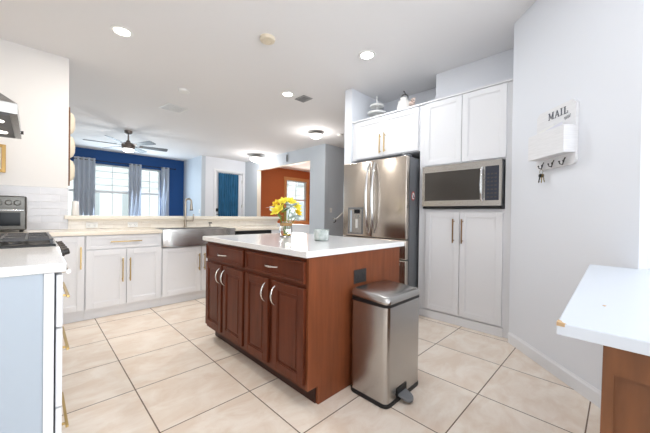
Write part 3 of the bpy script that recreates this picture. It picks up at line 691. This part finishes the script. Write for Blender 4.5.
for yy in (-.17, .17):
    bm = bmesh.new(); lathe(bm, [(0, -.009), (.03, -.009), (.032, -.0065), (0, -.0065)], hx-.09, yy, 0); obj('lamp', bm, 'bulbwarm', hd, True)
    l = bpy.data.lights.new('hood_light', 'SPOT'); l.energy = 4; l.color = (1, .8, .58); l.spot_size = 2.4; l.shadow_soft_size = .03; lo_ = bpy.data.objects.new('hood_light', l); C.objects.link(lo_); lo_.parent = hd; lo_.location = (hx-.09, yy, -.03)
# gold framed picture on back wall
gf = thing('gold_picture_frame', 'gold framed picture on the wall above the toaster oven', 'picture', (-.33, 4.398, 1.63))
bm = bmesh.new()
for a in ((-.13, -.10, -.14, .14), (.10, .13, -.14, .14), (-.10, .10, .11, .14), (-.10, .10, -.14, -.11)): box(bm, a[0], a[1], -.022, -.001, a[2], a[3], .002, 1)
obj('frame', bm, 'gold', gf); bx('print', 'paper', gf, -.1, .1, -.01, -.002, -.11, .11)
# wooden wall hanging on the wall end
wh = thing('scalloped_wall_hanging', 'dark wood wall hanging with three cream discs on the wall end', 'wall decoration', (.2785, 4.46, 1.40))
bm = bmesh.new(); prism(bm, [(-.05, .06), (-.04, .0), (.04, .0), (.05, .06), (.05, .80), (0, .90), (-.05, .80)], 0.0, .014, T=lambda p: Vector((p[2], p[0], p[1]))); obj('backing_board', bm, 'plywood', wh)
for zc in (.175, .445, .715):
    bm = bmesh.new(); lathe(bm, [(0, .047), (.06, .044), (.105, .028), (.13, .0), (.127, .0), (0, .0)], n=32, T=lambda p: Vector((.0145+p[2], p[0]*.45, p[1]+zc))); obj('disc', bm, 'cream_disc', wh, True)
wb = thing('white_canister', 'small white canister on the ledge beside the wall end', 'canister', (.345, 4.46, 1.061))
bm = bmesh.new(); lathe(bm, [(0, 0), (.034, 0), (.036, .004), (.031, .15), (.0, .15)]); obj('body', bm, 'ceramic', wb, True)
bm = bmesh.new(); lathe(bm, [(0, .1505), (.031, .1505), (.03, .165), (0, .168)]); obj('lid', bm, 'ceramic', wb, True)

# ================================================================ RIGHT DESK COUNTER
DZ = .85
bm = bmesh.new(); prism(bm, [(.927, -1.0), (2.23, -1.0), (2.23, .122), (.927, .109)], DZ-.031, DZ, bev=.003); dk = tag(obj('peninsula_countertop', bm, mat('white_laminate', sr(208, 215, 224), .3)), 'white laminate countertop with a chipped corner at right', 'countertop')
def patch(pts, z, nm='chip'):
    bm = bmesh.new(); prism(bm, pts, z, z+.0012); return obj(nm, bm, 'particle', dk)
patch([(.9265, .090), (.9265, .1095), (.952, .1095), (.946, .102), (.935, .099)], DZ-.0002); dk_c = patch([(1.20, .03), (1.207, .036), (1.215, .033), (1.21, .027)], DZ-.0002)
patch([(.9265, -.075), (.9265, -.05), (.936, -.056), (.938, -.066)], DZ-.0002)
bm = bmesh.new(); prism(bm, [(.9262, .1098), (.9262, .094), (.929, .092), (.947, .110)], DZ-.008, DZ+.0008); o = obj('chip', bm, 'particle', dk)
db = thing('peninsula_cabinet', 'honey brown wooden cabinet under the white countertop at right', 'cabinet', (.99, .025, 0))
bm = bmesh.new(); prism(bm, [(.0005, .001), (.012, .001), (.001, DZ-.032), (.0005, DZ-.032)], -0.012, 1.2, T=lambda p: Vector((p[2], p[0], p[1]))); obj('long_side', bm, 'deskwood', db)
bm = bmesh.new(); H_ = DZ-.032
box(bm, -.012, 1.2, -.99, -.0005, .001, H_)
obj('carcass', bm, 'deskwood', db)
bm = bmesh.new()
prism(bm, [(-.018, .001), (.012, .001), (0, H_), (-.018, H_)], -.032, -.013, T=lambda p: Vector((p[2], p[0], p[1])))
box(bm, -.032, -.013, -.5, -.018, H_-.072, H_); box(bm, -.032, -.013, -.5, -.018, .001, .09); box(bm, -.032, -.013, -.55, -.5, .001, H_)
obj('end_frame', bm, 'deskwood', db)

# ================================================================ LETTER HOLDER
th = math.atan2(NN.x, -NN.y)      # local -y = NN
mh = thing('mail_holder', 'whitewashed wooden wall letter holder with MAIL lettering and three hooks', 'letter holder', P0+DD*.523+NN*.001+Vector((0, 0, 1.465)), th)
hw = .182
bm = bmesh.new(); TT = lambda p: Vector((p[0], p[2], p[1]))
cut = .03; prism(bm, [(-hw, cut), (-hw+cut*.4, cut*.3), (-hw+cut, 0), (hw-cut, 0), (hw-cut*.4, cut*.3), (hw, cut), (hw, .40), (hw-.03, .43), (-hw+.03, .43), (-hw, .40)], -.018, 0, T=TT); obj('back_board', bm, 'whitewash', mh)
bm = bmesh.new(); bxz0, bxz1 = .075, .255
box(bm, -hw+.02, hw, -.095, -.084, bxz0, bxz1, .001, 1); box(bm, -hw+.02, -hw+.032, -.084, -.0185, bxz0, bxz1); box(bm, hw-.012, hw, -.084, -.0185, bxz0, bxz1); box(bm, -hw+.032, hw-.012, -.084, -.0185, bxz0, bxz0+.01)
obj('letter_box', bm, 'whitewash', mh)
# lettering M A I L (serif) on the board
def letter_polys(ch):
    s = .16
    sf = lambda x, y, w=.34: [(x-w/2, y), (x+w/2, y), (x+w/2, y+.07), (x-w/2, y+.07)]
    if ch == 'M': return [[(.1, 0), (.2, 0), (.2, 1), (.1, 1)], [(.8, 0), (.98, 0), (.98, 1), (.8, 1)], [(.1, 1), (.27, 1), (.6, .12), (.5, .12)], [(.5, .12), (.6, .12), (.86, 1), (.8, 1)], sf(.15, 0), sf(.89, 0), sf(.13, .93), sf(.93, .93)]
    if ch == 'A': return [[(.08, 0), (.16, 0), (.5, .85), (.46, 1)], [(.72, 0), (.92, 0), (.56, 1), (.46, 1)], [(.26, .3), (.74, .3), (.74, .37), (.26, .37)], sf(.12, 0, .3), sf(.82, 0, .34)]
    if ch == 'I': return [[(.16, 0), (.34, 0), (.34, 1), (.16, 1)], sf(.25, 0, .4), sf(.25, .93, .4)]
    return [[(.16, 0), (.34, 0), (.34, 1), (.16, 1)], [(.05, 0), (.8, 0), (.8, .07), (.05, .07)], [(.72, .05), (.8, .05), (.8, .32), (.76, .32)], sf(.25, .93, .4)]
bm = bmesh.new(); cx = -.06; hh = .05; ww = .048
for ch, adv in (('M', 1.2), ('A', 1.05), ('I', .62), ('L', .9)):
    for i, pl in enumerate(letter_polys(ch)):
        prism(bm, [(cx+x*ww, .352+y*hh) for x, y in pl], -.0205-.0001*i, -.0185, T=TT)
    cx += adv*ww
obj('lettering', bm, 'ink', mh)
bm = bmesh.new()
pts = [(.085+.055*i/24, -.0195, .322+.012*math.sin(i*1.15)+.006*i/24) for i in range(25)]
tube(bm, pts, .0009, 5); obj('script_lettering', bm, 'ink', mh)
for hxx in (-.10, 0, .10):
    bm = bmesh.new(); tube(bm, [(hxx, -.019, .055), (hxx, -.027, .04), (hxx, -.03, .022)], .0035, 8)
    pts = [(hxx-.018, -.046, .03), (hxx-.014, -.044, .014), (hxx, -.036, .006), (hxx+.014, -.044, .014), (hxx+.018, -.046, .03)]
    tube(bm, pts, .0032, 8); ball(bm, pts[0], .0055, u=10, v=8); ball(bm, pts[-1], .0055, u=10, v=8); tube(bm, [(hxx, -.03, .03), (hxx, -.036, .006)], .0035, 8)
    obj('hook', bm, 'graphite', mh, True)
ky = thing('key_bunch', 'bunch of keys hanging from the left hook of the letter holder', 'keys', P0+DD*.423+NN*.037+Vector((0, 0, 1.467)), th)
bm = bmesh.new(); tube(bm, arc((0, 0, -.016), .017, 0, 2*PI, 18), .0016, 6, cap=False); obj('ring', bm, 'key', ky, True)
for k, (an, m_) in enumerate(((-.35, 'key'), (.05, 'brass'), (.4, 'key'), (.2, 'black'))):
    bm = bmesh.new(); T = lambda p: Vector((math.cos(an)*p[0]+math.sin(an)*p[1], p[2]-.006*k+.008, -.034+math.cos(an)*p[1]-math.sin(an)*p[0]))
    prism(bm, [(.013*math.cos(2*PI*i/12), -.010+.013*math.sin(2*PI*i/12)) for i in range(12)], 0, .002, T=T)
    prism(bm, [(-.0045, -.022), (-.0045, -.06), (0, -.066), (.0045, -.06), (.006, -.05), (.003, -.045), (.006, -.04), (.0045, -.022)], 0, .002, T=T); obj('key', bm, m_, ky)
for k, (x, h, lb) in enumerate(((-.05, .345, 'pale folded letter standing in the left of the letter holder'), (.05, .33, 'pale lavender envelope standing in the right of the letter holder'))):
    e = thing('envelope', lb, 'envelope', P0+DD*.515+NN*(.035+.02*k)+Vector((0, 0, 1.557)), th)
    bm = bmesh.new(); w0 = .075; prism(bm, [(x-w0, 0), (x+w0, 0), (x+w0, h-.10-.03), (x-w0, h-.15)], -.004, .0, T=TT); obj('paper', bm, mat('pale_lilac_paper', sr(226, 226, 236), .7) if k else 'white', e)

# ================================================================ CEILING FITTINGS
def can(label, x, y, warm=False, e=12.5):
    t = thing('recessed_light', label, 'ceiling light', (x, y, CH-.001), 0)
    bm = bmesh.new(); lathe(bm, [(.065, 0), (.095, 0), (.092, -.006), (.068, -.008), (.065, -.003)], n=32); obj('trim_ring', bm, 'white', t, True)
    bm = bmesh.new(); lathe(bm, [(0, -.004), (.066, -.004), (.066, -.0005), (0, -.0005)], n=32); obj('lens', bm, 'bulbwarm' if warm else 'bulb', t)
    l = bpy.data.lights.new('can_light', 'AREA'); l.shape = 'DISK'; l.size = .12; l.energy = e; l.color = (1, .95, .88) if warm else (.93, .97, 1)
    lo_ = bpy.data.objects.new('can_light', l); C.objects.link(lo_); lo_.parent = t; lo_.location = (0, 0, -.012)
can('warm recessed ceiling light over the stove side of the kitchen', .588, 3.36, True)
can('recessed ceiling light in front of the refrigerator', 2.526, 1.94, e=6)
can('recessed ceiling light beside the dark ceiling vent', 2.57, 3.38, e=8)
can('added unseen recessed fill light over the floor in front of the peninsula', 1.15, .35, e=5)  # extra fill lamp out of view, added to brighten the near counters
def flush(label, x, y, k=1):
    t = thing('flush_mount_light', label, 'ceiling light', (x, y, CH-.001), 0)
    bm = bmesh.new(); lathe(bm, [(0, 0), (.075, 0), (.19, -.055), (.2, -.075), (.195, -.085), (.17, -.075), (0, -.05)], n=36); obj('metal_ring', bm, 'nickel', t, True)
    bm = bmesh.new(); lathe(bm, [(0, -.075), (.178, -.078), (.172, -.11), (.13, -.15), (.07, -.172), (0, -.178)], n=36); obj('glass_dome', bm, 'dome', t, True)
    bm = bmesh.new(); lathe(bm, [(0, -.177), (.012, -.179), (.014, -.19), (0, -.2)], n=14); obj('finial', bm, 'nickel', t, True)
    l = bpy.data.lights.new('flush_light', 'POINT'); l.energy = 11*k; l.color = (1, .96, .92); l.shadow_soft_size = .15
    lo_ = bpy.data.objects.new('flush_light', l); C.objects.link(lo_); lo_.parent = t; lo_.location = (0, 0, -.38)
    l = bpy.data.lights.new('flush_uplight', 'AREA'); l.shape = 'DISK'; l.size = .1; l.energy = 2.0; l.spread = PI
    t.scale = (k, k, k); return t
flush('dome ceiling light near the door with the blue curtain', 4.63, 7.52, 1.2)
flush('dome ceiling light near the handrail wall', 4.162, 4.494, .76)
def detector(label, x, y, m='white', r=.065, name='smoke_detector'):
    t = thing(name, label, 'smoke detector', (x, y, CH-.001), 0)
    bm = bmesh.new(); lathe(bm, [(0, 0), (r, 0), (r, -.012), (r*.92, -.028), (r*.6, -.036), (0, -.037)], n=28); b_ = obj('body', bm, m, t, True)
    bm = bmesh.new(); lathe(bm, [(r*.55, -.0367), (r*.6, -.0395), (r*.5, -.0395), (r*.45, -.0372)], n=24); obj('grille_ring', bm, m, t, True)
detector('aged beige smoke detector on the ceiling above the island', 1.612, 2.455, 'beige', .075)
detector('white smoke detector beside the dome light near the handrail wall', 4.64, 4.25, 'white', .06)
detector('white round detector next to the pale ceiling vent', 1.486, 4.33, 'white', .075)
def vent(label, x, y, w, d, m, mb, rz=0):
    t = thing('ceiling_vent', label, 'vent', (x, y, CH-.001), rz)
    bm = bmesh.new()
    for a in ((-w, w, -d, -d+.02), (-w, w, d-.02, d), (-w, -w+.02, -d+.02, d-.02), (w-.02, w, -d+.02, d-.02)): box(bm, *a, -.008, 0)
    obj('frame', bm, m, t); bx('backing', mb, t, -w+.02, w-.02, -d+.02, d-.02, -.002, -.0005)
    bm = bmesh.new(); n = int((2*d-.04)/.02)
    for k in range(n):
        yy = -d+.03+k*.02; box(bm, -w+.02, w-.02, yy-.002, yy+.006, -.007, -.003)
    obj('louvres', bm, m, t)
vent('dark grey ceiling vent beside the recessed light', 2.835, 3.34, .085, .105, 'greyplastic', 'black')
vent('pale square ceiling vent near the ceiling fan', 1.63, 5.2, .17, .17, 'white', 'greyplastic', .1)
# ceiling fan
fn = thing('ceiling_fan', 'six blade silver grey ceiling fan in the blue living room', 'ceiling fan', (1.42, 7.38, 0))
fs = mat('brushed_fan_metal', sr(128, 118, 112), .35, .9)
bm = bmesh.new(); lathe(bm, [(0, CH-.001), (.075, CH-.001), (.07, CH-.05), (.03, CH-.075), (0, CH-.075)]); obj('canopy', bm, fs, fn, True)
bm = bmesh.new(); tube(bm, [(0, 0, CH-.07), (0, 0, 2.6)], .014); obj('downrod', bm, fs, fn, True)
bm = bmesh.new(); lathe(bm, [(0, 2.63), (.03, 2.62), (.045, 2.58), (.11, 2.56), (.125, 2.52), (.12, 2.46), (.10, 2.44), (0, 2.44)]); obj('motor', bm, fs, fn, True)
bm = bmesh.new(); lathe(bm, [(0, 2.439), (.10, 2.439), (.105, 2.425), (.09, 2.395), (.05, 2.38), (0, 2.377)]); obj('light_lens', bm, mat('fan_lens', (1, 1, 1, 1), .4, emit=(.93, .97, 1, 1), es=4), fn, True)
for k in range(6):
    an = math.radians(174+60*k); ca, sa = math.cos(an), math.sin(an)
    def T(p, ca=ca, sa=sa):
        x, y, z = p; z = z-y*.26*min(1, max(0, (x-.1)/.1)); return Vector((x*ca-y*sa, x*sa+y*ca, 2.50+z+.02))
    bm = bmesh.new(); prism(bm, [(.20, -.05), (.72, -.072), (.745, -.05), (.745, .05), (.72, .072), (.20, .05)], -.004, .004, T=T); bl = obj('blade', bm, 'fanblade', fn)
    bm = bmesh.new(); prism(bm, [(.10, -.02), (.26, -.03), (.26, .03), (.10, .02)], -.010, -.0045, T=T); obj('blade_arm', bm, fs, bl)
l = bpy.data.lights.new('fan_light', 'POINT'); l.energy = 5; l.shadow_soft_size = .08; lo_ = bpy.data.objects.new('fan_light', l); C.objects.link(lo_); lo_.parent = fn; lo_.location = (0, 0, 2.28)

# ================================================================ CURTAINS
def curtain(label, x0, x1, y, z0, z1, m, waves, amp=.03, name='curtain', group=None, thick=.004, grom=True):
    t = thing(name, label, 'curtain', ((x0+x1)/2, y, z0), 0, group); bm = bmesh.new(); n = waves*8; W2 = (x1-x0)/2; H2 = z1-z0
    cols = []
    for i in range(n+1):
        u = i/n; x = -W2+2*W2*u; col = []
        for j in range(7):
            v = j/6; yy = amp*math.sin(2*PI*waves*u)*(1-.15*v)+.006*math.sin(9*u+4*v)
            col.append(((x*(1-.03*math.sin(PI*v)), yy, H2*v)))
        cols.append(col)
    fr_ = [[bm.verts.new((x, yy-thick/2, z)) for x, yy, z in c] for c in cols]; bk = [[bm.verts.new((x, yy+thick/2, z)) for x, yy, z in c] for c in cols]
    for i in range(n):
        for j in range(6): bm.faces.new((fr_[i][j], fr_[i+1][j], fr_[i+1][j+1], fr_[i][j+1])); bm.faces.new((bk[i][j], bk[i][j+1], bk[i+1][j+1], bk[i+1][j]))
        bm.faces.new((fr_[i][0], bk[i][0], bk[i+1][0], fr_[i+1][0])); bm.faces.new((fr_[i][6], fr_[i+1][6], bk[i+1][6], bk[i][6]))
    for j in range(6):
        bm.faces.new((fr_[0][j], fr_[0][j+1], bk[0][j+1], bk[0][j])); bm.faces.new((fr_[n][j], bk[n][j], bk[n][j+1], fr_[n][j+1]))
    obj('fabric', bm, m, t, True)
    if grom:
        for k in range(waves):
            bm = bmesh.new(); xx = -W2+2*W2*(k+.5)/waves; tube(bm, arc((xx, -amp*.4, H2-.045), .026, 0, 2*PI, 14), .005, 6, cap=False); obj('grommet', bm, 'nickel', t, True)
    return t
g_ = 'grey curtains at the living room windows'
curtain('wide grey curtain left of the living room windows', .75, 1.20, 10.16, .02, 2.56, 'curtain', 4, .035, group=g_)
curtain('grey curtain hanging between the two living room windows', 1.98, 2.30, 10.16, .02, 2.53, 'curtain', 3, .035, group=g_)
curtain('grey curtain right of the narrower living room window', 2.83, 3.07, 10.16, .02, 2.53, 'curtain', 2, .035, group=g_)
rd = thing('curtain_rod', 'dark curtain rod across the navy wall', 'curtain rod', (1.9, 10.16, 2.505))
bm = bmesh.new(); tube(bm, [(-2.1, 0, 0), (1.34, 0, 0)], .011, 10); obj('rod', bm, 'black', rd, True)
for xx in (-2.1, 1.34):
    bm = bmesh.new(); ball(bm, (xx, 0, 0), .026); obj('finial', bm, 'black', rd, True)
for xx in (-.5-.7, .24, 1.25):
    bm = bmesh.new(); tube(bm, [(xx, .0, 0), (xx, .118, 0)], .007, 8); obj('bracket', bm, 'black', rd, True)

# entry door with blue curtain
bm = bmesh.new()
box(bm, DX0-.06, DX0, 8.805, 8.829, .001, DT+.06); box(bm, DX1, DX1+.06, 8.805, 8.829, .001, DT+.06); box(bm, DX0, DX1, 8.805, 8.829, DT, DT+.06)
o = obj('trim_entry_door', bm, 'trim'); o['kind'] = 'structure'
bm = bmesh.new(); box(bm, DX0+.003, DX0+.12, 8.85, 8.89, .005, DT-.003); box(bm, DX1-.12, DX1-.003, 8.85, 8.89, .005, DT-.003); box(bm, DX0+.12, DX1-.12, 8.85, 8.89, DT-.12, DT-.003); box(bm, DX0+.12, DX1-.12, 8.85, 8.89, .005, .22)
o = obj('door_2', bm, 'trim'); o['kind'] = 'structure'
bx('pane', 'pane', o, DX0+.12, DX1-.12, 8.866, 8.872, .22, DT-.12)
bm = bmesh.new(); tube(bm, [(DX0+.05, 8.85, 1.07), (DX0+.05, 8.80, 1.07), (DX0+.13, 8.795, 1.07)], .01, 8); obj('door_handle', bm, 'black', o, True)
bx('deadbolt', 'black', o, DX0+.02, DX0+.085, 8.825, 8.849, 1.16, 1.26, bev=.006)
for z in (.4, 1.3, 2.1): bx('hinge', 'nickel', o, DX1-.02, DX1-.004, 8.84, 8.849, z, z+.1)
curtain('teal blue curtain covering the glass of the entry door', 4.06, 4.74, 8.80, .15, 2.36, 'bluecurtain', 9, .016, grom=False)
dr2 = thing('door_curtain_rod', 'thin dark rod above the blue door curtain', 'curtain rod', (4.44, 8.80, 2.375)); bm = bmesh.new(); tube(bm, [(-.40, 0, 0), (.44, 0, 0)], .006, 8); obj('rod', bm, 'black', dr2, True)
for xx in (-.38, 0, .42):
    bm = bmesh.new(); tube(bm, [(xx, 0, 0), (xx, .048, 0)], .005, 6); obj('bracket', bm, 'black', dr2)

# hall details
hr = thing('handrail', 'white stair handrail on dark bracket on the grey wall', 'handrail', (5.25, 5.0, 1.02))
bm = bmesh.new(); tube(bm, [(0, -.01, -.01), (.10, -.01, -.01), (1.1, -.01, .62)], .022, 12); obj('rail', bm, 'white', hr, True)
for xx, z in ((.08, -.01), (.85, .45)):
    bm = bmesh.new(); tube(bm, [(xx, -.01, z-.02), (xx, -.01, z-.07), (xx, .055, z-.09)], .009, 8); obj('bracket', bm, 'graphite', hr, True)
outlet('white switch plate on the grey wall above the handrail start', (5.22, 5.0595, 1.22), 0, .075, .115, 'white', 1, name='light_switch', cat='switch')
outlet('white switch plate on the pale wall right of the navy wall', (3.5495, 8.95, 1.16), RZ, .075, .115, 'white', 1, name='light_switch', cat='switch')
ch = thing('door_chime', 'white door chime box on the wall above the orange room opening', 'door chime', (4.9995, 6.63, 2.56), RZ)
bx('cover', 'hall_wall', ch, -.08, .08, -.045, -.001, 0, .20, bev=.004)
bm = bmesh.new(); box(bm, -.086, -.0815, -.04, -.002, .01, .19); box(bm, .0815, .086, -.04, -.002, .01, .19); obj('side_bars', bm, 'greyplastic', ch)
dec = thing('round_wall_mirror', 'round dark framed wall decoration right of the orange room window', 'wall decoration', (8.12, 8.954, 1.98))
bm = bmesh.new(); tube(bm, arc((0, -.02, 0), .15, 0, 2*PI, 28), .02, 8, cap=False); obj('frame', bm, 'plywood', dec, True)
bm = bmesh.new(); prism(bm, [(.14*math.cos(2*PI*k/28), .14*math.sin(2*PI*k/28)) for k in range(28)], -.012, -.004, T=TT); obj('face', bm, 'cream', dec)
